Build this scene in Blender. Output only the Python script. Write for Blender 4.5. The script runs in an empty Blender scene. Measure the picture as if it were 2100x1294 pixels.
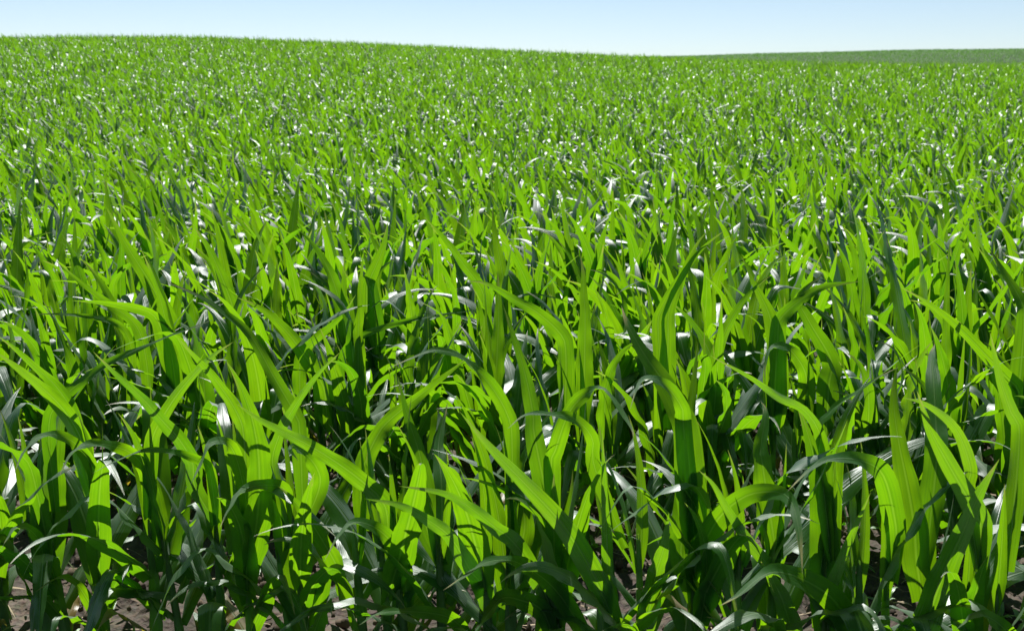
import bpy, math, random
import numpy as np
from mathutils import Vector

SEED = 11
rng = np.random.default_rng(SEED)
random.seed(SEED)
sc = bpy.context.scene
COL = sc.collection

# ------------------------------------------------------------------ camera
CAM_H, PITCH = 1.40, math.radians(10.76)
FPX, PW, PH = 2200.0, 2100.0, 1294.0
cam_data = bpy.data.cameras.new('camera')
cam_data.sensor_width = 36.0
cam_data.lens = 36.0 * FPX / PW
cam_data.clip_start, cam_data.clip_end = 0.05, 5000.0
cam_data.dof.use_dof = True
cam_data.dof.focus_distance = 3.3
cam_data.dof.aperture_fstop = 7.0
cam = bpy.data.objects.new('camera', cam_data)
cam.location = (0, 0, CAM_H)
cam.rotation_euler = (math.pi / 2 - PITCH, 0, 0)
COL.objects.link(cam)
sc.camera = cam
CP, SP = math.cos(PITCH), math.sin(PITCH)

def at(px, py, Y):
    """photograph pixel -> the point at ground distance Y along that line of sight"""
    a, b = (px - PW / 2) / FPX, (PH / 2 - py) / FPX
    d = (a, CP + b * SP, -SP + b * CP)
    k = Y / d[1]
    return np.array([d[0] * k, Y, CAM_H + d[2] * k])

def to_px(p):
    x, y, z = p[0], p[1], p[2] - CAM_H
    f = y * CP - z * SP
    u = y * SP + z * CP
    return PW / 2 + FPX * x / f, PH / 2 - FPX * u / f

# ------------------------------------------------------------------ terrain
CREST = 60.0
def sstep(t):
    t = np.clip(t, 0, 1)
    return t * t * (3 - 2 * t)

def rise(Y):
    up = sstep((Y - 8.0) / (CREST + 15 - 8.0))
    down = sstep((Y - CREST - 15) / 75.0)
    return up * (1 - down)

_Y = np.linspace(10, 90, 400)
def amp_for(e):
    lo, hi = 0.0, 12.0
    for _ in range(40):
        m = (lo + hi) / 2
        if np.max((m * rise(_Y) + 0.81 - CAM_H) / _Y) < e: lo = m
        else: hi = m
    return lo

_skypts = [(-700, 96), (-300, 82), (0, 77), (300, 74), (600, 82), (900, 94), (1200, 107), (1400, 116),
           (1600, 124), (1800, 130), (2100, 133), (2500, 134), (2900, 134)]
_ax, _aa = [], []
for px, py in _skypts:
    p = at(px, py, CREST)
    _ax.append(p[0]); _aa.append(amp_for((p[2] - CAM_H) / CREST))
_ax, _aa = np.array(_ax), np.array(_aa)

FAR_Y = 420.0
_farpts = [(-900, 140), (600, 130), (1100, 124), (1420, 117.5), (1550, 113), (1700, 109), (1950, 104), (2300, 103), (3000, 108)]
_fx = np.array([at(a, b, FAR_Y)[0] for a, b in _farpts])
_fz = np.array([at(a, b, FAR_Y)[2] for a, b in _farpts]) - 0.9

def smooth_interp(x, xs, ys):
    w = (xs[-1] - xs[0]) / len(xs) * 0.35
    acc = 0
    for o, k in ((-1, 1), (-.5, 2), (0, 3), (.5, 2), (1, 1)):
        acc = acc + k * np.interp(x + o * w, xs, ys)
    return acc / 9.0

def ground_z(x, y):
    x, y = np.asarray(x, float), np.asarray(y, float)
    near = smooth_interp(x, _ax, _aa) * rise(y)
    near = near + 0.10 * np.sin(x * .11 + 1.3) * np.sin(y * .09) * sstep((y - 14) / 30)
    valley = -9.0 * sstep((y - CREST - 25) / 80) * (1 - sstep((y - 220) / 180))
    far = smooth_interp(x, _fx, _fz) * sstep((y - 190) / (FAR_Y - 190)) * (1 - 0.4 * sstep((y - FAR_Y) / 300))
    return near + valley + far

# ------------------------------------------------------------------ value noise
def vnoise(x, y, s, seed):
    x, y = x * s, y * s
    xi, yi = np.floor(x).astype(np.int64), np.floor(y).astype(np.int64)
    fx, fy = x - xi, y - yi
    fx, fy = fx * fx * (3 - 2 * fx), fy * fy * (3 - 2 * fy)
    def h(a, b):
        n = (a * 374761393 + b * 668265263 + seed * 974711) & 0x7fffffff
        n = ((n ^ (n >> 13)) * 1274126177) & 0x7fffffff
        return ((n ^ (n >> 16)) & 0xffff) / 65535.0
    return (h(xi, yi) * (1 - fx) * (1 - fy) + h(xi + 1, yi) * fx * (1 - fy)
            + h(xi, yi + 1) * (1 - fx) * fy + h(xi + 1, yi + 1) * fx * fy)

# ------------------------------------------------------------------ mesh from arrays
def grid_mesh(name, V, UV=None, tint=None, smooth=True):
    """V (n,S,C,3): n quad strips of S x C points joined in one mesh"""
    n, S, Cc, _ = V.shape
    me = bpy.data.meshes.new(name)
    base = np.arange(S * Cc).reshape(S, Cc)
    q = np.stack([base[:-1, :-1], base[:-1, 1:], base[1:, 1:], base[1:, :-1]], -1).reshape(-1, 4)
    Q = (q[None] + (np.arange(n) * S * Cc)[:, None, None]).reshape(-1)
    me.vertices.add(n * S * Cc)
    me.vertices.foreach_set('co', V.astype(np.float32).ravel())
    nf = len(Q) // 4
    me.loops.add(len(Q)); me.loops.foreach_set('vertex_index', Q.astype(np.int32))
    me.polygons.add(nf)
    me.polygons.foreach_set('loop_start', np.arange(0, nf * 4, 4, dtype=np.int32))
    if smooth:
        me.polygons.foreach_set('use_smooth', np.ones(nf, dtype=bool))
    if UV is not None:
        uv = me.uv_layers.new(name='UVMap')
        uv.data.foreach_set('uv', UV.reshape(-1, 2)[Q].astype(np.float32).ravel())
    if tint is not None:
        a = me.attributes.new('tint', 'FLOAT', 'POINT')
        a.data.foreach_set('value', np.repeat(np.asarray(tint, np.float32), S * Cc))
    me.update(calc_edges=True)
    return me

# ------------------------------------------------------------------ materials
def new_mat(name):
    m = bpy.data.materials.new(name); m.use_nodes = True
    nt = m.node_tree; nt.nodes.clear()
    return m, nt, nt.nodes.new, nt.links.new

def leaf_material(name, trans, refl, gloss_rough, trans_gain=1.0):
    m, nt, N, L = new_mat(name)
    out = N('ShaderNodeOutputMaterial')
    uv = N('ShaderNodeUVMap'); uv.uv_map = 'UVMap'
    sep = N('ShaderNodeSeparateXYZ'); L(uv.outputs[0], sep.inputs[0])
    tint = N('ShaderNodeAttribute'); tint.attribute_name = 'tint'
    def math_(op, a, b=None, c=None):
        n = N('ShaderNodeMath'); n.operation = op
        for i, v in enumerate((a, b, c)):
            if v is None: continue
            if isinstance(v, (int, float)): n.inputs[i].default_value = v
            else: L(v, n.inputs[i])
        return n.outputs[0]
    def rng_(v, a, b, c, d):
        n = N('ShaderNodeMapRange'); n.interpolation_type = 'SMOOTHSTEP'
        L(v, n.inputs[0])
        for i, k in enumerate((a, b, c, d)): n.inputs[i + 1].default_value = k
        return n.outputs[0]
    def mix(f, a, b, kind='MIX'):
        n = N('ShaderNodeMix'); n.data_type = 'RGBA'; n.blend_type = kind
        if isinstance(f, (int, float)): n.inputs[0].default_value = f
        else: L(f, n.inputs[0])
        for i, v in ((6, a), (7, b)):
            if isinstance(v, tuple): n.inputs[i].default_value = (*v, 1)
            else: L(v, n.inputs[i])
        return n.outputs[2]
    du = math_('ABSOLUTE', math_('SUBTRACT', sep.outputs[0], 0.5))
    rib = rng_(du, 0.015, 0.06, 1.0, 0.0)
    ribside = math_('MULTIPLY', rng_(du, 0.04, 0.15, 1.0, 0.0), math_('SUBTRACT', 1.0, rib))
    # parallel veins: noise stretched along the blade
    comb = N('ShaderNodeCombineXYZ')
    L(math_('MULTIPLY', sep.outputs[0], 19.0), comb.inputs[0])
    L(math_('MULTIPLY', sep.outputs[1], 0.9), comb.inputs[1])
    L(math_('MULTIPLY', tint.outputs['Fac'], 57.0), comb.inputs[2])
    vein = N('ShaderNodeTexNoise'); vein.inputs['Scale'].default_value = 1.0
    vein.inputs['Detail'].default_value = 2.0; L(comb.outputs[0], vein.inputs['Vector'])
    comb2 = N('ShaderNodeCombineXYZ')
    L(math_('MULTIPLY', sep.outputs[0], 2.5), comb2.inputs[0])
    L(math_('MULTIPLY', sep.outputs[1], 7.0), comb2.inputs[1])
    L(math_('MULTIPLY', tint.outputs['Fac'], 91.0), comb2.inputs[2])
    blotch = N('ShaderNodeTexNoise'); blotch.inputs['Scale'].default_value = 1.0
    blotch.inputs['Detail'].default_value = 3.0; L(comb2.outputs[0], blotch.inputs['Vector'])
    vfac = rng_(vein.outputs['Fac'], 0.32, 0.68, 0.0, 1.0)
    bfac = rng_(blotch.outputs['Fac'], 0.3, 0.7, 0.0, 1.0)
    t0 = tuple(c * trans_gain for c in trans)
    lo = (t0[0] * .58, t0[1] * .76, t0[2] * 1.5)
    hi = (t0[0] * 1.36, t0[1] * 1.15, t0[2] * 1.3)
    tc = mix(tint.outputs['Fac'], lo, hi)
    tc = mix(math_('MULTIPLY', vfac, 0.5), tc, (t0[0] * .45, t0[1] * .55, t0[2] * .6))
    tc = mix(math_('MULTIPLY', bfac, 0.22), tc, (t0[0] * 1.5, t0[1] * 1.12, t0[2]))
    tc = mix(math_('MULTIPLY', ribside, 0.35), tc, (t0[0] * .35, t0[1] * .45, t0[2] * .5))
    tc = mix(math_('MULTIPLY', rib, 0.35), tc, (t0[0] * 1.5, t0[1] * 1.1, t0[1] * .08))
    tipf = rng_(sep.outputs[1], 0.84, 1.0, 0.0, 1.0)
    dry = math_('MULTIPLY', tipf, math_('GREATER_THAN', bfac, 0.55))
    tc = mix(math_('MULTIPLY', dry, 0.75), tc, (0.24, 0.19, 0.06))
    rc = mix(vfac, refl, (refl[0] * 1.5, refl[1] * 1.35, refl[2] * 1.5))
    rc = mix(math_('MULTIPLY', rib, 0.6), rc, (0.07, 0.13, 0.045))
    rc = mix(math_('MULTIPLY', dry, 0.75), rc, (0.34, 0.28, 0.13))
    bump = N('ShaderNodeBump'); bump.inputs['Strength'].default_value = 0.55
    bump.inputs['Distance'].default_value = 0.0016
    hgt = math_('ADD', vein.outputs['Fac'], math_('MULTIPLY', rib, 0.9))
    hgt = math_('ADD', hgt, math_('MULTIPLY', blotch.outputs['Fac'], 0.8))
    L(hgt, bump.inputs['Height'])
    dif = N('ShaderNodeBsdfDiffuse'); L(rc, dif.inputs['Color']); L(bump.outputs[0], dif.inputs['Normal'])
    tra = N('ShaderNodeBsdfTranslucent'); L(tc, tra.inputs['Color'])
    add = N('ShaderNodeAddShader'); L(dif.outputs[0], add.inputs[0]); L(tra.outputs[0], add.inputs[1])
    glo = N('ShaderNodeBsdfAnisotropic'); glo.inputs['Color'].default_value = (0.93, 0.97, 1, 1)
    L(rng_(blotch.outputs['Fac'], .2, .8, gloss_rough - .05, gloss_rough + .08), glo.inputs['Roughness'])
    L(bump.outputs[0], glo.inputs['Normal'])
    fr = N('ShaderNodeFresnel'); fr.inputs['IOR'].default_value = 1.5; L(bump.outputs[0], fr.inputs['Normal'])
    ms = N('ShaderNodeMixShader')
    L(math_('MULTIPLY', fr.outputs[0], 0.155), ms.inputs[0]); L(add.outputs[0], ms.inputs[1]); L(glo.outputs[0], ms.inputs[2])
    L(ms.outputs[0], out.inputs[0])
    return m

M_LEAF = leaf_material('corn_leaf', (0.128, 0.312, 0.002), (0.012, 0.042, 0.010), 0.49)
M_OLD = leaf_material('yellowing_corn_leaf', (0.24, 0.22, 0.015), (0.11, 0.085, 0.03), 0.6)
M_FAR = leaf_material('distant_crop_leaf', (0.075, 0.21, 0.003), (0.018, 0.060, 0.010), 0.75)
M_STALK = leaf_material('corn_stalk', (0.10, 0.22, 0.010), (0.055, 0.115, 0.035), 0.45)
M_WEED = leaf_material('weed_leaf', (0.22, 0.45, 0.02), (0.05, 0.12, 0.03), 0.45)

def soil_material():
    m, nt, N, L = new_mat('soil')
    out = N('ShaderNodeOutputMaterial'); b = N('ShaderNodeBsdfPrincipled'); L(b.outputs[0], out.inputs[0])
    geo = N('ShaderNodeNewGeometry')
    n1 = N('ShaderNodeTexNoise'); n1.inputs['Scale'].default_value = 3.0; n1.inputs['Detail'].default_value = 8
    n2 = N('ShaderNodeTexNoise'); n2.inputs['Scale'].default_value = 60.0; n2.inputs['Detail'].default_value = 6
    n3 = N('ShaderNodeTexVoronoi'); n3.inputs['Scale'].default_value = 45.0
    for n in (n1, n2, n3): L(geo.outputs['Position'], n.inputs['Vector'])
    r1 = N('ShaderNodeValToRGB'); L(n1.outputs['Fac'], r1.inputs[0])
    r1.color_ramp.elements[0].color = (0.034, 0.024, 0.017, 1); r1.color_ramp.elements[0].position = .3
    r1.color_ramp.elements[1].color = (0.125, 0.092, 0.066, 1); r1.color_ramp.elements[1].position = .7
    mx = N('ShaderNodeMix'); mx.data_type = 'RGBA'; mx.blend_type = 'OVERLAY'; mx.inputs[0].default_value = .55
    L(r1.outputs[0], mx.inputs[6]); L(n2.outputs['Color'], mx.inputs[7])
    hs = N('ShaderNodeHueSaturation'); hs.inputs['Saturation'].default_value = .75; L(mx.outputs[2], hs.inputs['Color'])
    sp = N('ShaderNodeSeparateXYZ'); L(geo.outputs['Position'], sp.inputs[0])
    fm = N('ShaderNodeMapRange'); L(sp.outputs[1], fm.inputs[0]); fm.inputs[1].default_value = 115; fm.inputs[2].default_value = 140
    gm = N('ShaderNodeMix'); gm.data_type = 'RGBA'; L(fm.outputs[0], gm.inputs[0]); L(hs.outputs[0], gm.inputs[6])
    gm.inputs[7].default_value = (.035, .078, .020, 1)
    L(gm.outputs[2], b.inputs['Base Color']); b.inputs['Roughness'].default_value = .9
    bp = N('ShaderNodeBump'); bp.inputs['Strength'].default_value = .8; bp.inputs['Distance'].default_value = .01
    ad = N('ShaderNodeMath'); ad.operation = 'ADD'; L(n2.outputs['Fac'], ad.inputs[0]); L(n3.outputs['Distance'], ad.inputs[1])
    L(ad.outputs[0], bp.inputs['Height']); L(bp.outputs[0], b.inputs['Normal'])
    return m
M_SOIL = soil_material()

# ------------------------------------------------------------------ leaves
def width_profile(t, base=0.62):
    return (base + (1 - base) * sstep(t / 0.26)) * np.clip(1 - t ** 1.6, 0, 1) ** 1.02

def ribbon(P, Wd, width, across, fold, wave, ph, base=0.62):
    """centre lines P (n,S,3), width directions Wd (n,S,3), width (n,) -> points (n,S,C,3), uv"""
    n, S, _ = P.shape
    T = np.gradient(P, axis=1); T /= np.linalg.norm(T, axis=2, keepdims=True) + 1e-9
    Wd = Wd - (Wd * T).sum(2, keepdims=True) * T
    Wd /= np.linalg.norm(Wd, axis=2, keepdims=True) + 1e-9
    Nn = np.cross(Wd, T)
    t = np.linspace(0, 1, S)
    w = width[:, None] * width_profile(t, base)[None]                # (n,S)
    u = np.linspace(-1, 1, across + 1)
    a = fold[:, None] * (0.22 + 0.9 * np.exp(-t * 7.0))[None]         # fold angle, radians
    au = np.abs(u)
    half = w[..., None] / 2
    off_w = np.sign(u) * au * np.cos(a)[..., None] * half
    off_n = (au ** 1.35) * np.sin(a)[..., None] * half
    k = wave[:, None] * np.sin(math.pi * np.clip(t * 1.15, 0, 1))[None] ** .7
    f = 2 * math.pi * (3.2 + 2.6 * (ph % 1.0))
    wl = np.sin(t[None] * f[:, None] + ph[:, None] * 6.3)
    wr = np.sin(t[None] * f[:, None] * 1.13 + ph[:, None] * 13.7 + 1.1)
    edge = np.where(u < 0, wl[..., None], wr[..., None]) * (au ** 2.2)
    off_n = off_n + k[..., None] * edge
    V = P[:, :, None, :] + off_w[..., None] * Wd[:, :, None, :] + off_n[..., None] * Nn[:, :, None, :]
    UV = np.empty((n, S, across + 1, 2))
    UV[..., 0] = (u / 2 + .5)[None, None]; UV[..., 1] = t[None, :, None]
    return V, UV

WIND = np.array([-1.0, -0.05, 0.0])

def grow(origin, azim, elev, length, droop, wind, S, late=1.5, kink=None, kpos=None):
    """a blade's centre line as it arches under its weight and in the wind; all arrays of n"""
    n = len(azim)
    d = np.stack([np.cos(azim) * np.cos(elev), np.sin(azim) * np.cos(elev), np.sin(elev)], 1)
    w = np.stack([-np.sin(azim), np.cos(azim), np.zeros(n)], 1)
    P = np.empty((n, S, 3)); Wd = np.empty((n, S, 3))
    P[:, 0] = origin; Wd[:, 0] = w
    ds = 1.0 / (S - 1)
    down = np.array([0, 0, -1.0])
    for i in range(1, S):
        t = (i - .5) * ds
        g = droop * (0.25 + 2.4 * t ** late) * ds
        if kink is not None:
            g = g + kink * np.exp(-((t - kpos) / .075) ** 2) / .133 * ds
        hz = np.sqrt(np.clip(1 - d[:, 2] ** 2, 0.02, 1))
        d = d + (g * (0.35 + 0.65 * hz))[:, None] * down + (wind * (0.2 + 1.4 * t) * ds)[:, None] * WIND
        d /= np.linalg.norm(d, axis=1, keepdims=True)
        P[:, i] = P[:, i - 1] + d * (length * ds)[:, None]
        w = w - (w * d).sum(1, keepdims=True) * d
        w /= np.linalg.norm(w, axis=1, keepdims=True) + 1e-9
        Wd[:, i] = w
    return P, Wd

def twist(P, Wd, ang):
    """roll each blade progressively about its own centre line"""
    T = np.gradient(P, axis=1); T /= np.linalg.norm(T, axis=2, keepdims=True) + 1e-9
    S = P.shape[1]; a = ang[:, None] * (np.linspace(0, 1, S) ** 1.3)[None]
    c, s = np.cos(a)[..., None], np.sin(a)[..., None]
    return Wd * c + np.cross(T, Wd) * s

def blade_params(n_plants, nl, r, size, wild=1.0):
    """growth numbers for every leaf of n_plants plants with nl leaves each"""
    q = np.tile(np.linspace(0, 1, nl), n_plants)
    pid = np.repeat(np.arange(n_plants), nl)
    k = np.tile(np.arange(nl), n_plants)
    sz = size[pid]
    N = len(q)
    h = (0.03 + 0.31 * q ** 0.95) * sz
    length = (0.27 + 0.33 * np.sin(math.pi * (0.06 + 0.66 * q))) * sz * r.uniform(.8, 1.22, N)
    width = (0.047 + 0.036 * np.sin(math.pi * (0.08 + 0.66 * q))) * sz * r.uniform(.78, 1.22, N)
    elev = np.radians(42 + 26 * q ** .8 + r.normal(0, 13 * wild, N))
    phi0 = r.normal(math.pi / 2, math.radians(42 * wild), n_plants) + math.pi * r.integers(0, 2, n_plants)
    azim = phi0[pid] + math.pi * k + r.normal(0, math.radians(26), N)
    droop = np.clip(1.75 - 1.25 * q + r.normal(0, .5, N), .08, 3.2)
    kink = np.where(r.random(N) < .42, r.uniform(1.3, 2.7, N), 0.0)     # blades folded over part of the way along
    kpos = r.uniform(.38, .78, N)
    droop = np.where(kink > 0, np.minimum(droop, .9), droop)
    wind = np.clip(r.normal(.42, .6 * wild, N), -1.3, 2.0) * (0.4 + .6 * q)
    wind = np.where(kink > 0, wind * .45, wind)
    tw = r.normal(0, .55 * wild, N) * np.where(kink > 0, .5, 1)
    fold = r.uniform(.45, .95, N)
    wave = r.uniform(.003, .010, N)
    ph = r.random(N) * 9
    tint = np.clip(r.normal(.5, .22, N), 0, 1)
    return dict(q=q, pid=pid, h=h, length=length, width=width, elev=elev, azim=azim, droop=droop, wind=wind,
                tw=tw, kink=kink, kpos=kpos, fold=fold, wave=wave, ph=ph, tint=tint)

def make_blades(n_plants, nl, r, size, S, across, roots=None, leans=None, wild=1.0):
    b = blade_params(n_plants, nl, r, size, wild)
    N = len(b['q'])
    org = np.zeros((N, 3)); org[:, 2] = b['h']
    if leans is not None: org[:, :2] += leans[b['pid']] * b['h'][:, None]
    org[:, 0] += .006 * np.cos(b['azim']); org[:, 1] += .006 * np.sin(b['azim'])
    P, Wd = grow(org, b['azim'], b['elev'], b['length'], b['droop'], b['wind'], S, kink=b['kink'], kpos=b['kpos'])
    Wd = twist(P, Wd, b['tw'])
    V, UV = ribbon(P, Wd, b['width'], across, b['fold'], b['wave'], b['ph'])
    V[..., 2] = np.maximum(V[..., 2], 0.012)
    if roots is not None: V += roots[b['pid']][:, None, None, :]
    return V, UV, b['tint']

def stalk_grid(height, r0, lean, sides=9, rings=10, r=rng):
    """one round stalk of overlapping sheaths, with joints; (1,S,C,3)"""
    z = np.linspace(-0.03, height, rings * 2)
    ring = np.where(np.arange(len(z)) % 4 == 0, 1.10, 1.0)
    rad = r0 * (1.0 - .62 * np.clip(z / height, 0, 1) ** 1.4) * ring
    rad[-1] *= .4
    th = np.linspace(0, 2 * math.pi, sides + 1)
    V = np.empty((1, len(z), sides + 1, 3))
    el = 1 + .16 * np.cos(2 * th + r.random() * 3)
    V[0, :, :, 0] = rad[:, None] * (np.cos(th) * el)[None] + (z * lean[0])[:, None]
    V[0, :, :, 1] = rad[:, None] * (np.sin(th) * el)[None] + (z * lean[1])[:, None]
    V[0, :, :, 2] = z[:, None]
    UV = np.empty((1, len(z), sides + 1, 2))
    UV[0, :, :, 0] = np.linspace(.6, 1, sides + 1)[None]; UV[0, :, :, 1] = np.linspace(0, .8, len(z))[:, None]
    return V, UV

# ------------------------------------------------------------------ helper: objects
def link(name, me, mat, parent=None):
    me.materials.append(mat)
    o = bpy.data.objects.new(name, me); COL.objects.link(o)
    if parent is not None: o.parent = parent
    return o

def tag(o, label=None, cat=None, group=None, kind=None):
    if label: o['label'] = label
    if cat: o['category'] = cat
    if group: o['group'] = group
    if kind: o['kind'] = kind
    return o

def thing_empty(name, loc):
    e = bpy.data.objects.new(name, None); e.location = loc
    e.empty_display_size = .1; COL.objects.link(e)
    return e

def build_plant(loc, r, size, nl, S=20, across=4, skip=(), wild=1.05):
    root = thing_empty('corn_plant', loc)
    lean = np.array([r.normal(-.05, .05), r.normal(0, .05)])
    V, UV = stalk_grid(.40 * size, .0155 * size, lean, r=r)
    link('stalk', grid_mesh('stalk', V, UV, [r.random()]), M_STALK, root)
    V, UV, tint = make_blades(1, nl, r, np.array([size]), S, across, leans=lean[None], wild=wild)
    for i in range(V.shape[0]):
        if i in skip or (i < 2 and r.random() < .12): continue
        old = i == 0 and r.random() < .4
        lf = link('leaf', grid_mesh('leaf', V[i:i + 1], UV[i:i + 1], tint[i:i + 1]), M_OLD if old else M_LEAF, root)
        if old: lf['label'] = 'yellowing lowest leaf'
    # the furled young leaves standing in the whorl
    n = 2
    P, Wd = grow(np.tile([[lean[0] * .31 * size, lean[1] * .31 * size, .30 * size]], (n, 1)),
                 r.uniform(0, 6.28, n), np.radians(r.uniform(76, 88, n)), r.uniform(.30, .44, n) * size,
                 r.uniform(.0, .35, n), r.uniform(0, .6, n), S)
    V, UV = ribbon(P, Wd, r.uniform(.03, .045, n) * size, across, np.full(n, 1.15), np.full(n, .001), r.random(n))
    for i in range(n):
        link('young_leaf', grid_mesh('young_leaf', V[i:i + 1], UV[i:i + 1], [.8]), M_LEAF, root)
    return root

def copy_plant(src, loc, rz, s):
    c = src.copy(); COL.objects.link(c)
    c.location = loc; c.rotation_euler = (0, 0, rz); c.scale = (s, s, s)
    for ch in src.children:
        k = ch.copy(); COL.objects.link(k); k.parent = c
    return c

# ------------------------------------------------------------------ the setting: ground
def ground():
    xs = np.unique(np.concatenate([np.linspace(-900, -60, 34), np.linspace(-60, -4, 60), np.linspace(-4, 4, 500),
                                   np.linspace(4, 60, 60), np.linspace(60, 900, 34)]))
    ys = np.unique(np.concatenate([np.linspace(-40, 1, 20), np.linspace(1, 7, 400), np.linspace(7, 140, 150),
                                   np.linspace(140, 1500, 90)]))
    X, Y = np.meshgrid(xs, ys)
    Z = ground_z(X, Y)
    fade = (1 - sstep((np.abs(X) - 4) / 3)) * (1 - sstep((Y - 7) / 3)) * sstep((Y - .2) / 1.0)
    c = vnoise(X, Y, 9, 1) * .030 + np.clip(vnoise(X, Y, 24, 2) - .45, 0, 1) * .050 + vnoise(X, Y, 60, 3) * .012 \
        + np.clip(vnoise(X + 3, Y, 42, 6) - .6, 0, 1) * .05
    Z = Z + (c - .045) * fade
    V = np.stack([X, Y, Z], -1)[None]
    o = link('ground', grid_mesh('ground', V), M_SOIL)
    tag(o, 'bare grey brown crumbly soil beneath the corn', 'ground', kind='structure')
ground()

# ------------------------------------------------------------------ rows of corn
ROW0, ROW_GAP, SLOPE, STEP = 2.50, 0.66, -0.16, 0.095
def row_y(row, x):
    return ROW0 + (0.36 if row else 0) + row * ROW_GAP + SLOPE * x
spots = []
r = np.random.default_rng(5)
k = 0
N_SINGLE = 300
row_spots = []
for k in range(0, 12):
    xs = np.arange(-12, 12, STEP) + r.uniform(0, STEP)
    xs = xs + r.normal(0, .022, len(xs))
    ys = row_y(k, xs) + r.normal(0, .025, len(xs))
    for x, y in zip(xs, ys):
        row_spots.append((k, x, y))

def in_view(x, y):
    z = float(ground_z(x, y))
    px = to_px((x, y, z + .6))[0]
    return -70 < px < PW + 70

single = [s for s in row_spots if in_view(s[1], s[2])]
single.sort(key=lambda s: (s[0], s[1]))
single, extra = single[:N_SINGLE], single[N_SINGLE:]
last_row = single[-1][0]
taken = {(round(q[1], 5), round(q[2], 5)) for q in single}
print('rows as single plants:', last_row + 1)

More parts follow.
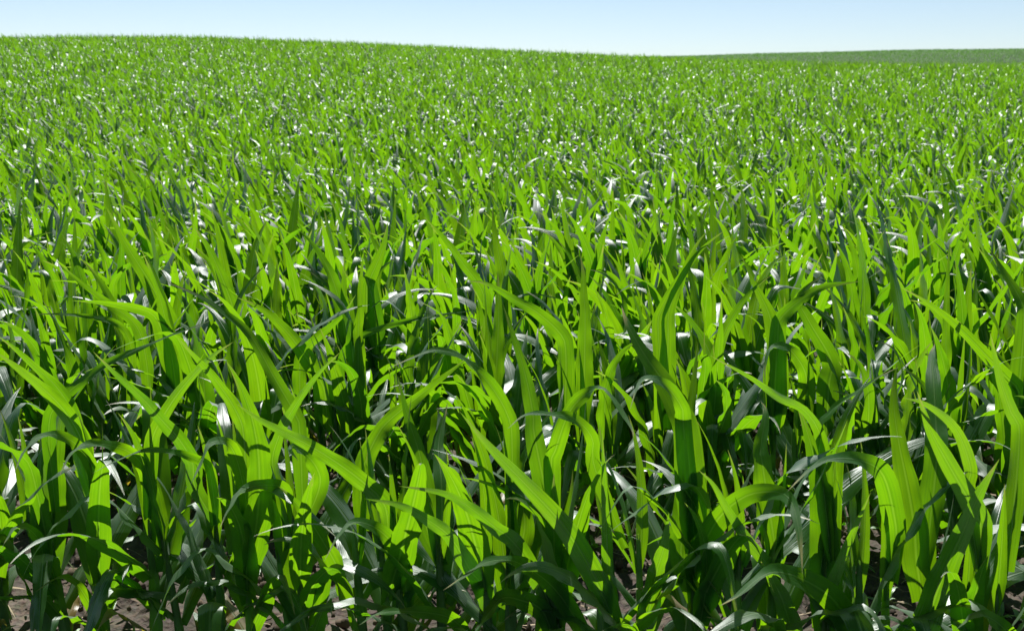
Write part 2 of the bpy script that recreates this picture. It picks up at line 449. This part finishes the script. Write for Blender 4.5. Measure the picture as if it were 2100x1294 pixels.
# Leaves traced from the photograph: (row, photo points from base to tip, widest px, depth change of the tip in m,
# roll of the base and of the tip in degrees).  Each is a blade of the plant that stands under its base.
TRACED = [
 (0, [(1280,1330),(1265,1293),(1219,1184),(1156,1079),(1079,994),(1002,914),(942,843)], 56, -.12, 0, 18),
 (0, [(1003,1300),(991,1205),(967,1173),(925,1103),(875,1065),(819,1036),(746,1022)], 44, -.18, 0, 10),
 (0, [(1140,1300),(1118,1219),(1058,1117),(1016,1082),(967,1043),(911,1012),(816,996)], 46, -.15, 0, 10),
 (0, [(1195,1310),(1167,1247),(1121,1191),(1058,1152),(1002,1152),(960,1177),(909,1210)], 44, -.30, 8, 30),
 (0, [(1140,1330),(1114,1254),(1068,1230),(1030,1226),(1005,1254),(981,1293),(970,1330)], 46, -.22, 5, 35),
 (0, [(832,1190),(828,1160),(805,1114),(770,1082),(728,1071),(697,1095),(664,1152)], 40, -.26, 0, 35),
 (0, [(965,1330),(952,1293),(917,1264),(851,1254),(780,1257),(735,1282)], 34, -.20, 0, 40),
 (0, [(907,1120),(907,1070),(905,980),(900,910),(918,825)], 54, .34, 0, 0),
 (0, [(1838,1110),(1835,1064),(1814,980),(1779,949),(1716,940),(1667,959),(1614,1008)], 52, -.28, 0, 25),
 (0, [(1425,1185),(1430,1150),(1470,1068),(1526,1019),(1582,1008),(1618,1022),(1637,1080),(1646,1180)], 56, -.25, 0, 15),
 (0, [(1765,1330),(1751,1293),(1709,1229),(1653,1191),(1596,1173),(1558,1184),(1516,1219),(1474,1243)], 62, -.30, 0, 30),
 (0, [(1885,1330),(1895,1293),(1930,1190),(1975,1090),(2010,1010),(2050,940)], 66, -.05, 0, 10),
 (0, [(1700,1240),(1705,1205),(1737,1121),(1786,1008)], 30, 0, 10, 10),
 (0, [(1590,1200),(1579,1163),(1540,1117),(1495,1050),(1463,994),(1432,963)], 30, -.08, 20, 20),
 (0, [(1880,1150),(1875,1080),(1862,1000),(1842,900),(1833,820),(1840,740)], 68, .08, 0, 0),
 (0, [(2012,1090),(2000,1050),(1947,955),(1909,885),(1880,800)], 52, 0, 0, 0),
 (0, [(1398,1150),(1400,1090),(1408,950),(1418,830),(1432,700)], 54, .12, 12, 0),
 (0, [(195,1000),(190,960),(160,915),(123,893),(81,896),(49,928),(28,973)], 28, -.28, 0, 35),
 (0, [(300,990),(290,950),(260,924),(217,912),(175,912),(144,935),(119,980)], 29, -.28, 0, 35),
 (0, [(440,1000),(430,960),(404,942),(351,926),(298,924),(246,942),(189,970)], 22, -.15, 0, 25),
 (0, [(506,1050),(502,1010),(484,938),(463,907),(432,910),(410,956),(390,995)], 34, -.28, 0, 30),
 (0, [(590,1050),(583,1003),(547,994),(502,1003),(474,1036),(449,1086)], 31, -.24, 0, 35),
 (0, [(795,1070),(785,1030),(740,985),(670,935),(600,895),(540,865),(485,828)], 44, -.12, 0, 10),
 (0, [(400,1000),(395,950),(370,905),(330,860),(290,815),(240,770),(190,720)], 38, -.08, 0, 8),
 (0, [(172,950),(165,900),(130,840),(80,790),(30,750),(-20,715)], 46, -.05, 0, 0),
 (0, [(615,890),(605,849),(560,770),(514,689),(462,643),(417,612),(365,588),(335,578)], 36, .10, 0, 25),
 (0, [(500,900),(487,849),(452,793),(421,755),(389,720),(362,689)], 42, .05, 0, 0),
 (1, [(668,830),(661,789),(619,720),(570,661),(528,629),(483,609)], 46, -.05, 0, 10),
 (0, [(160,900),(150,849),(115,793),(70,751),(28,713),(-10,685)], 42, .05, 0, 0),
 (1, [(270,900),(275,870),(290,800),(313,758),(348,734)], 30, .25, 30, 30),
 (0, [(1050,900),(1040,849),(1013,800),(978,758),(943,730),(909,720),(881,720),(839,737),(794,756)], 38, -.15, 0, 30),
 (1, [(1160,720),(1145,680),(1100,640),(1062,619),(1023,595),(989,579),(957,577)], 42, -.10, 0, 20),
 (0, [(1097,900),(1093,849),(1075,760),(1050,680),(1030,620)], 50, .10, 20, 0),
 (0, [(1410,900),(1395,849),(1360,782),(1319,723),(1287,664),(1274,626)], 72, .22, 10, 20),
 (0, [(1402,880),(1400,840),(1370,795),(1335,775),(1310,790),(1292,840)], 42, -.22, 0, 45),
 (2, [(1032,600),(1030,560),(1015,480),(1010,420)], 44, .10, 0, 0),
 (2, [(992,620),(985,590),(943,532),(909,487),(867,442)], 38, 0, 0, 0),
 (0, [(1922,930),(1920,880),(1915,790),(1911,735),(1917,705)], 60, .34, 0, 0),
 (1, [(2090,810),(2060,770),(1991,696),(1942,650),(1894,616),(1845,588)], 34, -.05, 0, 5),
 (1, [(1655,800),(1650,760),(1626,723),(1605,711),(1581,715),(1570,748),(1569,785)], 40, -.20, 0, 40),
 (1, [(1590,760),(1590,700),(1575,640),(1545,580),(1530,550)], 62, .05, 0, 0),
 (1, [(1595,690),(1600,655),(1643,615),(1690,588),(1765,577)], 46, .03, 0, 20),
 (1, [(1940,760),(1940,700),(1942,600),(1948,490)], 26, .05, 35, 20),
 (1, [(2100,660),(2090,610),(2060,560),(2026,505)], 48, .15, 15, 10),
 (0, [(1130,960),(1140,920),(1165,850),(1200,810),(1240,800),(1290,870),(1300,900)], 40, -.24, 0, 40),
 (0, [(1690,1010),(1686,950),(1678,890),(1662,865),(1640,872)], 44, .22, 25, 45),
 (0, [(1240,1330),(1235,1290),(1245,1160),(1240,1020),(1235,880)], 34, .05, 0, 10),
 (0, [(1110,1330),(1112,1280),(1150,1120),(1170,1020),(1175,960)], 46, .08, 0, 0),
 (0, [(1320,1330),(1325,1290),(1345,1180),(1362,1120),(1372,1050)], 52, .05, 0, 0),
 (0, [(1620,1330),(1622,1290),(1605,1230),(1580,1180),(1560,1150)], 56, .0, 0, 0),
 (0, [(740,1010),(745,960),(770,900),(800,860),(900,780),(965,730)], 48, .12, 0, 0),
 (0, [(875,1080),(875,1010),(860,930),(838,860),(815,770)], 50, .10, 8, 0),
 (0, [(1075,1090),(1070,1030),(1052,980),(1035,960)], 50, .15, 15, 0),
 (1, [(1700,790),(1705,740),(1660,660),(1640,610),(1690,560)], 52, .08, 0, 0),
 (0, [(1565,960),(1560,920),(1570,850),(1560,822)], 60, .12, 0, 0),
 (1, [(1200,660),(1198,620),(1196,560),(1190,520)], 44, .05, 0, 0),
 (1, [(1370,700),(1372,640),(1400,560),(1430,500),(1455,470)], 40, .05, 5, 0),
 (1, [(1350,680),(1355,640),(1395,570),(1440,510),(1490,470)], 36, .03, 0, 0),
 (2, [(752,600),(760,570),(785,510),(797,450)], 48, .03, 0, 0),
 (1, [(840,740),(845,710),(862,650),(885,600),(898,585)], 28, .12, 35, 35),
 (0, [(2090,900),(2075,850),(2055,790),(2040,730),(2030,680)], 44, .05, 0, 0),
 (0, [(655,1000),(650,960),(620,925),(598,920),(612,945)], 40, -.15, 20, 55),
 (0, [(2080,1340),(2060,1290),(2010,1260),(1960,1290)], 40, -.2, 10, 30),
 (1, [(300,740),(280,669),(225,624),(165,579),(108,529)], 30, 0, 0, 0),
 (2, [(355,700),(350,669),(310,584),(260,504),(215,419)], 46, 0, 0, 0),
 (2, [(485,680),(480,640),(455,570),(425,505),(395,460)], 42, 0, 0, 0),
 (0, [(100,880),(125,820),(200,760),(285,715),(400,670),(445,652)], 30, .05, 20, 25),
 (1, [(615,770),(625,719),(700,649),(730,604)], 32, 0, 0, 0),
 (1, [(870,850),(880,790),(910,720),(950,650)], 40, 0, 0, 0),
 (1, [(270,720),(240,664),(150,646),(65,644)], 20, -.05, 0, 30),
 (1, [(700,740),(740,690),(850,655),(990,634)], 18, 0, 10, 30),
 (0, [(1690,930),(1657,849),(1595,814),(1540,775),(1452,727)], 28, -.05, 0, 10),
 (0, [(1680,900),(1700,849),(1748,810),(1800,775),(1845,752)], 36, .06, 25, 25),
 (0, [(310,930),(320,880),(370,800),(430,735),(480,700)], 34, .05, 10, 20),
 (0, [(560,960),(570,900),(600,840),(650,770),(700,720)], 30, .05, 0, 10),
 (0, [(1985,1010),(1990,960),(1960,880),(1900,830),(1850,815)], 34, .0, 10, 10),
 (0, [(1220,960),(1215,900),(1180,860),(1130,850),(1080,850),(1040,880)], 34, -.2, 0, 35),
 (0, [(90,1180),(85,1120),(60,1085),(30,1085),(0,1130)], 30, -.2, 0, 40),
 (0, [(215,1340),(210,1290),(160,1200),(120,1185),(70,1215)], 28, -.15, 0, 40),
]
taken_x = {}
traced_of = {}
for ti, (row, pts, wpx, de, r0, r1) in enumerate(TRACED):
    Y = row_y(row, 0)
    for _ in range(6):
        Y = row_y(row, at(*pts[0], Y)[0])
    X0 = at(*pts[0], Y)[0]
    best = min((j for j in range(len(single)) if single[j][0] == row), key=lambda j: abs(single[j][1] - X0))
    if best not in traced_of:
        single[best] = (row, X0, Y)
        traced_of[best] = []
    traced_of[best].append(ti)

def catmull(C, S):
    C = np.vstack([2 * C[0] - C[1], C, 2 * C[-1] - C[-2]])
    out = []
    for i in range(1, len(C) - 2):
        t = np.linspace(0, 1, 24, endpoint=False)[:, None]
        p0, p1, p2, p3 = C[i - 1:i + 3]
        out.append(.5 * (2 * p1 + (p2 - p0) * t + (2 * p0 - 5 * p1 + 4 * p2 - p3) * t ** 2 + (3 * p1 - p0 - 3 * p2 + p3) * t ** 3))
    out = np.vstack(out + [C[-2][None]])
    L = np.concatenate([[0], np.cumsum(np.linalg.norm(np.diff(out, axis=0), axis=1))])
    g = np.linspace(0, L[-1], S)
    return np.stack([np.interp(g, L, out[:, k]) for k in range(3)], 1)

def traced_leaf(ti, root, r, S=30, across=6):
    row, pts, wpx, de, r0, r1 = TRACED[ti]
    if row == 0 and de <= .06: de -= .20
    if r0 <= 20: r0 -= 20
    if r1 <= 20: r1 -= 18
    elif de < -.1: r1 = 60
    bx, by, bz = root.location
    n = len(pts)
    C = []
    for i, (px, py) in enumerate(pts):
        t = i / (n - 1)
        C.append(at(px, py, by + de * t ** 1.6))
    C = np.array(C)
    foot = np.array([bx, by, min(max(C[0][2] - .10, bz + .05), bz + .36)])
    if C[0][2] - foot[2] > .02 and np.linalg.norm(C[0] - foot) > .05:
        C = np.vstack([foot, C])
    P = catmull(C, S)[None]
    T = np.gradient(P, axis=1); T /= np.linalg.norm(T, axis=2, keepdims=True)
    Vw = np.array([0, 0, CAM_H]) - P; Vw /= np.linalg.norm(Vw, axis=2, keepdims=True)
    Wd = np.cross(T, Vw); Wd /= np.linalg.norm(Wd, axis=2, keepdims=True) + 1e-9
    Nn = np.cross(Wd, T)
    sg = 1.0 if np.mean(np.cross(T, Nn)[0, :, 2]) > 0 else -1.0
    a = np.radians(r0 + (r1 - r0) * sstep(np.linspace(-.25, 1.3, S)))[None, :, None] * sg
    Wd = Wd * np.cos(a) + np.cross(T, Wd) * np.sin(a)
    if np.mean(np.cross(Wd, T)[0, :, 2]) < 0: Wd = -Wd
    wm = wpx / FPX * by * 1.10
    V, UV = ribbon(P - np.array([bx, by, bz]), Wd, np.array([wm]), across, np.array([r.uniform(.4, .7)]), np.array([r.uniform(.003, .008)]), np.array([r.random() * 9]))
    return link('leaf', grid_mesh('leaf', V, UV, [np.clip(r.normal(.62, .15), 0, 1)]), M_LEAF, root)

plants = []
protos = []
rp = np.random.default_rng(21)
for j, (row, x, y) in enumerate(single):
    loc = (x, y, float(ground_z(x, y)))
    own = traced_of.get(j, [])
    if row <= 2:
        nl = int(rp.integers(9, 13))
        skip = set(range(max(6, nl - 3 - len(own)), nl)) if own else ()
        o = build_plant(loc, rp, rp.uniform(.84, 1.0) if row == 0 else rp.uniform(.86, 1.04), nl, S=24, across=6, skip=skip, wild=1.3 if row == 0 else 1.15)
        for ti in own: traced_leaf(ti, o, rp)
    elif len(protos) < 34:
        o = build_plant(loc, rp, rp.uniform(.92, 1.08), int(rp.integers(8, 11)), S=18, across=4)
        protos.append(o)
    else:
        src = protos[int(rp.integers(0, len(protos)))]
        o = copy_plant(src, loc, float(rp.normal(0, .35)), float(rp.uniform(.92, 1.08)))
    plants.append((o, row, x, y))

ROWNAME = ['front', 'second', 'third', 'fourth', 'fifth', 'sixth', 'seventh', 'eighth', 'ninth', 'tenth', 'eleventh', 'twelfth']
_ones = ['', 'first', 'second', 'third', 'fourth', 'fifth', 'sixth', 'seventh', 'eighth', 'ninth', 'tenth', 'eleventh', 'twelfth',
         'thirteenth', 'fourteenth', 'fifteenth', 'sixteenth', 'seventeenth', 'eighteenth', 'nineteenth']
_tens = {2: 'twent', 3: 'thirt', 4: 'fort', 5: 'fift'}
def ordinal(n):
    if n < 20: return _ones[n]
    t, u = divmod(n, 10)
    return _tens[t] + 'ieth' if u == 0 else _tens[t] + 'y-' + _ones[u]

def traced_look(tis):
    best = max(tis, key=lambda t: TRACED[t][2] + abs(TRACED[t][1][-1][0] - TRACED[t][1][0][0]) * .1)
    row, pts, wpx, de, r0, r1 = TRACED[best]
    dx = pts[-1][0] - pts[0][0]; top = min(p[1] for p in pts)
    size = 'broad' if wpx >= 50 else 'long' if abs(dx) > 150 else 'slim'
    side = 'left' if dx < 0 else 'right'
    if pts[-1][1] - top > 25: return '%s leaf drooping %s' % (size, side)
    if abs(dx) < 60: return '%s upright leaf' % size
    return '%s leaf slanting %s' % (size, side)

by_row = {}
for j, (o, row, x, y) in enumerate(plants): by_row.setdefault(row, []).append((x, j))
for row, lst in by_row.items():
    lst.sort()
    n = len(lst)
    for i, (x, j) in enumerate(lst):
        o = plants[j][0]
        where = ('%s from the left' % ordinal(i + 1)) if i < n / 2 else ('%s from the right' % ordinal(n - i))
        if i == 0: where = 'leftmost'
        if i == n - 1: where = 'rightmost'
        if j in traced_of:
            label = 'corn plant with %s, %s in the %s row' % (traced_look(traced_of[j]), where, ROWNAME[row])
        else:
            top = max((c.matrix_basis @ Vector(v)).z for c in o.children if c.name.startswith(('leaf', 'young')) for v in c.bound_box) * o.scale[2]
            size = 'tall' if top > .84 else 'short' if top < .70 else 'mid-height'
            label = '%s green corn plant, %s in the %s row' % (size, where, ROWNAME[row])
        tag(o, label, 'corn plant', 'corn plants of the nearest rows')

# ------------------------------------------------------------------ the field beyond, as one mass
def field():
    rf = np.random.default_rng(77)
    pts = [(x, y) for (kk, x, y) in row_spots if (round(x, 5), round(y, 5)) not in taken and abs(x) < .62 * y + 1.0]
    kk = 12
    P2 = []
    while True:
        y0 = row_y(kk, 0)
        if y0 > 84: break
        half = .56 * y0 + 2.0
        xs = np.arange(-half, half, STEP)
        xs = xs + rf.normal(0, .03, len(xs))
        yy = y0 + SLOPE * xs + .25 * np.sin(xs * .05) + rf.normal(0, .04, len(xs))
        P2.append(np.stack([xs, yy], 1)); kk += 1
    A = np.concatenate([np.array(pts)] + P2)
    A = A[A[:, 1] > 1.5]
    D = A[:, 1]
    parts = []
    for lo, hi, nl, S, ac in ((0, 14, 9, 12, 2), (14, 32, 8, 9, 2), (32, 60, 7, 6, 1), (60, 125, 6, 5, 1)):
        B = A[(D >= lo) & (D < hi)]
        if not len(B): continue
        roots = np.stack([B[:, 0], B[:, 1], ground_z(B[:, 0], B[:, 1])], 1)
        size = rf.uniform(.88, 1.10, len(B))
        V, UV, tint = make_blades(len(B), nl, rf, size, S, ac, roots)
        parts.append((V, UV, tint))
    return parts

def join_grids(name, parts):
    me = bpy.data.meshes.new(name)
    vs, qs, uvs, ts = [], [], [], []
    off = 0
    for V, UV, tint in parts:
        n, S, Cc, _ = V.shape
        base = np.arange(S * Cc).reshape(S, Cc)
        q = np.stack([base[:-1, :-1], base[:-1, 1:], base[1:, 1:], base[1:, :-1]], -1).reshape(-1, 4)
        Q = (q[None] + (np.arange(n) * S * Cc)[:, None, None]).reshape(-1) + off
        vs.append(V.reshape(-1, 3)); qs.append(Q); uvs.append(UV.reshape(-1, 2)); ts.append(np.repeat(tint, S * Cc))
        off += n * S * Cc
    vs, qs, uvs, ts = (np.concatenate(a) for a in (vs, qs, uvs, ts))
    me.vertices.add(len(vs)); me.vertices.foreach_set('co', vs.astype(np.float32).ravel())
    nf = len(qs) // 4
    me.loops.add(len(qs)); me.loops.foreach_set('vertex_index', qs.astype(np.int32))
    me.polygons.add(nf)
    me.polygons.foreach_set('loop_start', np.arange(0, nf * 4, 4, dtype=np.int32))
    me.polygons.foreach_set('use_smooth', np.ones(nf, dtype=bool))
    uv = me.uv_layers.new(name='UVMap'); uv.data.foreach_set('uv', uvs[qs].astype(np.float32).ravel())
    a = me.attributes.new('tint', 'FLOAT', 'POINT'); a.data.foreach_set('value', ts.astype(np.float32))
    me.update(calc_edges=True)
    print(name, nf, 'faces')
    return me

tag(link('corn_field', join_grids('corn_field', field()), M_LEAF),
    'endless mass of green corn rising over the hill behind the nearest rows', 'corn field', kind='stuff')

def far_field():
    rf = np.random.default_rng(8)
    n = 90000
    y = rf.uniform(290, 445, n); x = rf.uniform(.0, .62, n) * y
    roots = np.stack([x, y, ground_z(x, y)], 1)
    return [make_blades(n, 3, rf, rf.uniform(1.2, 1.6, n), 4, 1, roots)]
tag(link('distant_corn', join_grids('distant_corn', far_field()), M_FAR),
    'hazy dull green band of corn on the far hillside at right', 'corn field', kind='stuff')

# ------------------------------------------------------------------ what lies and sprouts on the soil
def simple_mat(name, c0, c1, rough):
    m, nt, N, L = new_mat(name)
    out = N('ShaderNodeOutputMaterial'); b = N('ShaderNodeBsdfPrincipled'); L(b.outputs[0], out.inputs[0])
    t = N('ShaderNodeAttribute'); t.attribute_name = 'tint'
    mx = N('ShaderNodeMix'); mx.data_type = 'RGBA'; L(t.outputs['Fac'], mx.inputs[0])
    mx.inputs[6].default_value = (*c0, 1); mx.inputs[7].default_value = (*c1, 1)
    L(mx.outputs[2], b.inputs['Base Color']); b.inputs['Roughness'].default_value = rough
    return m
M_STRAW = simple_mat('dry_straw', (.12, .08, .05), (.48, .40, .28), .8)
M_CLOD = simple_mat('soil_clod', (.030, .021, .015), (.15, .112, .080), .95)

def scatter_xy(n, r, y1=6.0):
    y = r.uniform(1.5, y1, n); x = r.uniform(-.6, .6, n) * (y + .6)
    return x, y

def straw():
    rs = np.random.default_rng(4); n = 1500
    x, y = scatter_xy(n, rs)
    o = np.stack([x, y, ground_z(x, y) + rs.uniform(-.004, .02, n)], 1)
    P, Wd = grow(o, rs.uniform(0, 6.28, n), rs.normal(.05, .22, n), rs.uniform(.03, .16, n), rs.uniform(-.2, .7, n), rs.uniform(-.5, .5, n), 7)
    Wd = twist(P, Wd, rs.normal(0, 1.3, n))
    V, UV = ribbon(P, Wd, rs.uniform(.004, .016, n), 2, rs.uniform(.3, 1.2, n), np.full(n, .001), rs.random(n))
    return [(V, UV, rs.random(n))]
tag(link('straw_litter', join_grids('straw_litter', straw()), M_STRAW), 'dry pale straw and dead leaf scraps strewn over the soil', 'litter', kind='stuff')

def clods():
    rs = np.random.default_rng(14); n = 5200
    x, y = scatter_xy(n, rs)
    R_ = rs.uniform(.25, 1, n) ** 3 * .017 + .003
    S, Cc = 6, 8
    th = np.linspace(0, math.pi, S); ph = np.linspace(0, 2 * math.pi, Cc)
    base = np.stack([np.sin(th)[:, None] * np.cos(ph), np.sin(th)[:, None] * np.sin(ph), np.cos(th)[:, None] * np.ones(Cc)], -1)
    jit = rs.uniform(.68, 1.25, (n, S, Cc)); jit[:, :, -1] = jit[:, :, 0]
    jit[:, 0, :] = jit[:, 0, :1]; jit[:, -1, :] = jit[:, -1, :1]
    V = base[None] * jit[..., None] * (R_[:, None] * rs.uniform(.7, 1.35, (n, 3)))[:, None, None, :]
    V += np.stack([x, y, ground_z(x, y) - .004 + R_ * .25], 1)[:, None, None, :]
    return [(V, np.zeros((n, S, Cc, 2)), rs.random(n))]
tag(link('soil_clods', join_grids('soil_clods', clods()), M_CLOD), 'crumbs and clods of grey brown soil between the corn stalks', 'soil', kind='stuff')

def weeds():
    rs = np.random.default_rng(9); n = 190; k = 5
    x, y = scatter_xy(n, rs, 5.0)
    pid = np.repeat(np.arange(n), k)
    o = np.stack([x, y, ground_z(x, y)], 1)[pid]
    m = n * k
    P, Wd = grow(o, rs.uniform(0, 6.28, m), rs.uniform(.3, 1.2, m), rs.uniform(.03, .10, m), rs.uniform(.4, 1.8, m), rs.uniform(-.2, .4, m), 8)
    V, UV = ribbon(P, Wd, rs.uniform(.012, .03, m), 2, np.full(m, .5), np.full(m, .002), rs.random(m), base=.3)
    return [(V, UV, rs.random(m))]
tag(link('weeds', join_grids('weeds', weeds()), M_WEED), 'small pale green weeds sprouting on the soil under the corn', 'weeds', kind='stuff')

# ------------------------------------------------------------------ thin summer haze
def haze():
    x0, x1, y0, y1, z0, z1 = -420, 420, -15, 640, -14, 30
    P = np.array([(x, y, z) for z in (z0, z1) for y in (y0, y1) for x in (x0, x1)], float)
    me = bpy.data.meshes.new('haze')
    me.from_pydata([tuple(p) for p in P], [], [(0, 2, 3, 1), (4, 5, 7, 6), (0, 1, 5, 4), (2, 6, 7, 3), (0, 4, 6, 2), (1, 3, 7, 5)])
    m, nt, N, L = new_mat('haze')
    out = N('ShaderNodeOutputMaterial'); v = N('ShaderNodeVolumePrincipled')
    v.inputs['Color'].default_value = (.86, .93, 1.0, 1); v.inputs['Density'].default_value = .00008
    v.inputs['Anisotropy'].default_value = .35
    L(v.outputs[0], out.inputs['Volume'])
    tag(link('haze', me, m), 'thin pale haze over the whole field', 'haze', kind='stuff')
haze()

# ------------------------------------------------------------------ sky and sun
SUN_EL, SUN_AZ = math.radians(58), math.radians(-8)     # ahead of the camera, a little to the left
w = bpy.data.worlds.new('World'); sc.world = w; w.use_nodes = True
nt = w.node_tree; nt.nodes.clear()
out = nt.nodes.new('ShaderNodeOutputWorld'); bg = nt.nodes.new('ShaderNodeBackground')
sky = nt.nodes.new('ShaderNodeTexSky'); sky.sky_type = 'NISHITA'; sky.sun_disc = False
sky.sun_elevation = SUN_EL; sky.sun_rotation = SUN_AZ
sky.air_density = 1.0; sky.dust_density = 0.6; sky.ozone_density = 2.5; sky.altitude = 200
tc = nt.nodes.new('ShaderNodeTexCoord'); sx = nt.nodes.new('ShaderNodeSeparateXYZ'); nt.links.new(tc.outputs['Generated'], sx.inputs[0])
rm = nt.nodes.new('ShaderNodeValToRGB'); nt.links.new(sx.outputs[2], rm.inputs[0])
rm.color_ramp.elements[0].color = (1.24, 1.27, 1.34, 1); rm.color_ramp.elements[0].position = 0.0
e1 = rm.color_ramp.elements.new(.055); e1.color = (1.27, 1.29, 1.37, 1)
rm.color_ramp.elements[-1].color = (.44, .47, .46, 1); rm.color_ramp.elements[-1].position = .5
ml = nt.nodes.new('ShaderNodeVectorMath'); ml.operation = 'MULTIPLY'
nt.links.new(sky.outputs[0], ml.inputs[0]); nt.links.new(rm.outputs[0], ml.inputs[1])
nt.links.new(ml.outputs[0], bg.inputs[0]); bg.inputs[1].default_value = 0.070
nt.links.new(bg.outputs[0], out.inputs[0])
sun = bpy.data.lights.new('sun', 'SUN'); sun.energy = 5.0; sun.angle = math.radians(.53); sun.color = (1, .955, .88)
so = bpy.data.objects.new('sun', sun); COL.objects.link(so)
dirv = Vector((math.sin(SUN_AZ) * math.cos(SUN_EL), math.cos(SUN_AZ) * math.cos(SUN_EL), math.sin(SUN_EL)))
so.rotation_euler = dirv.to_track_quat('Z', 'Y').to_euler()

vs = sc.view_settings
sc.display_settings.display_device = 'sRGB'
vs.view_transform = 'Standard'; vs.look = 'None'; vs.exposure = 0.46; vs.gamma = 1
cy = sc.cycles
cy.max_bounces = 8; cy.diffuse_bounces = 4; cy.glossy_bounces = 3; cy.transmission_bounces = 6
cy.caustics_reflective = False; cy.caustics_refractive = False
cy.sample_clamp_indirect = 6.0
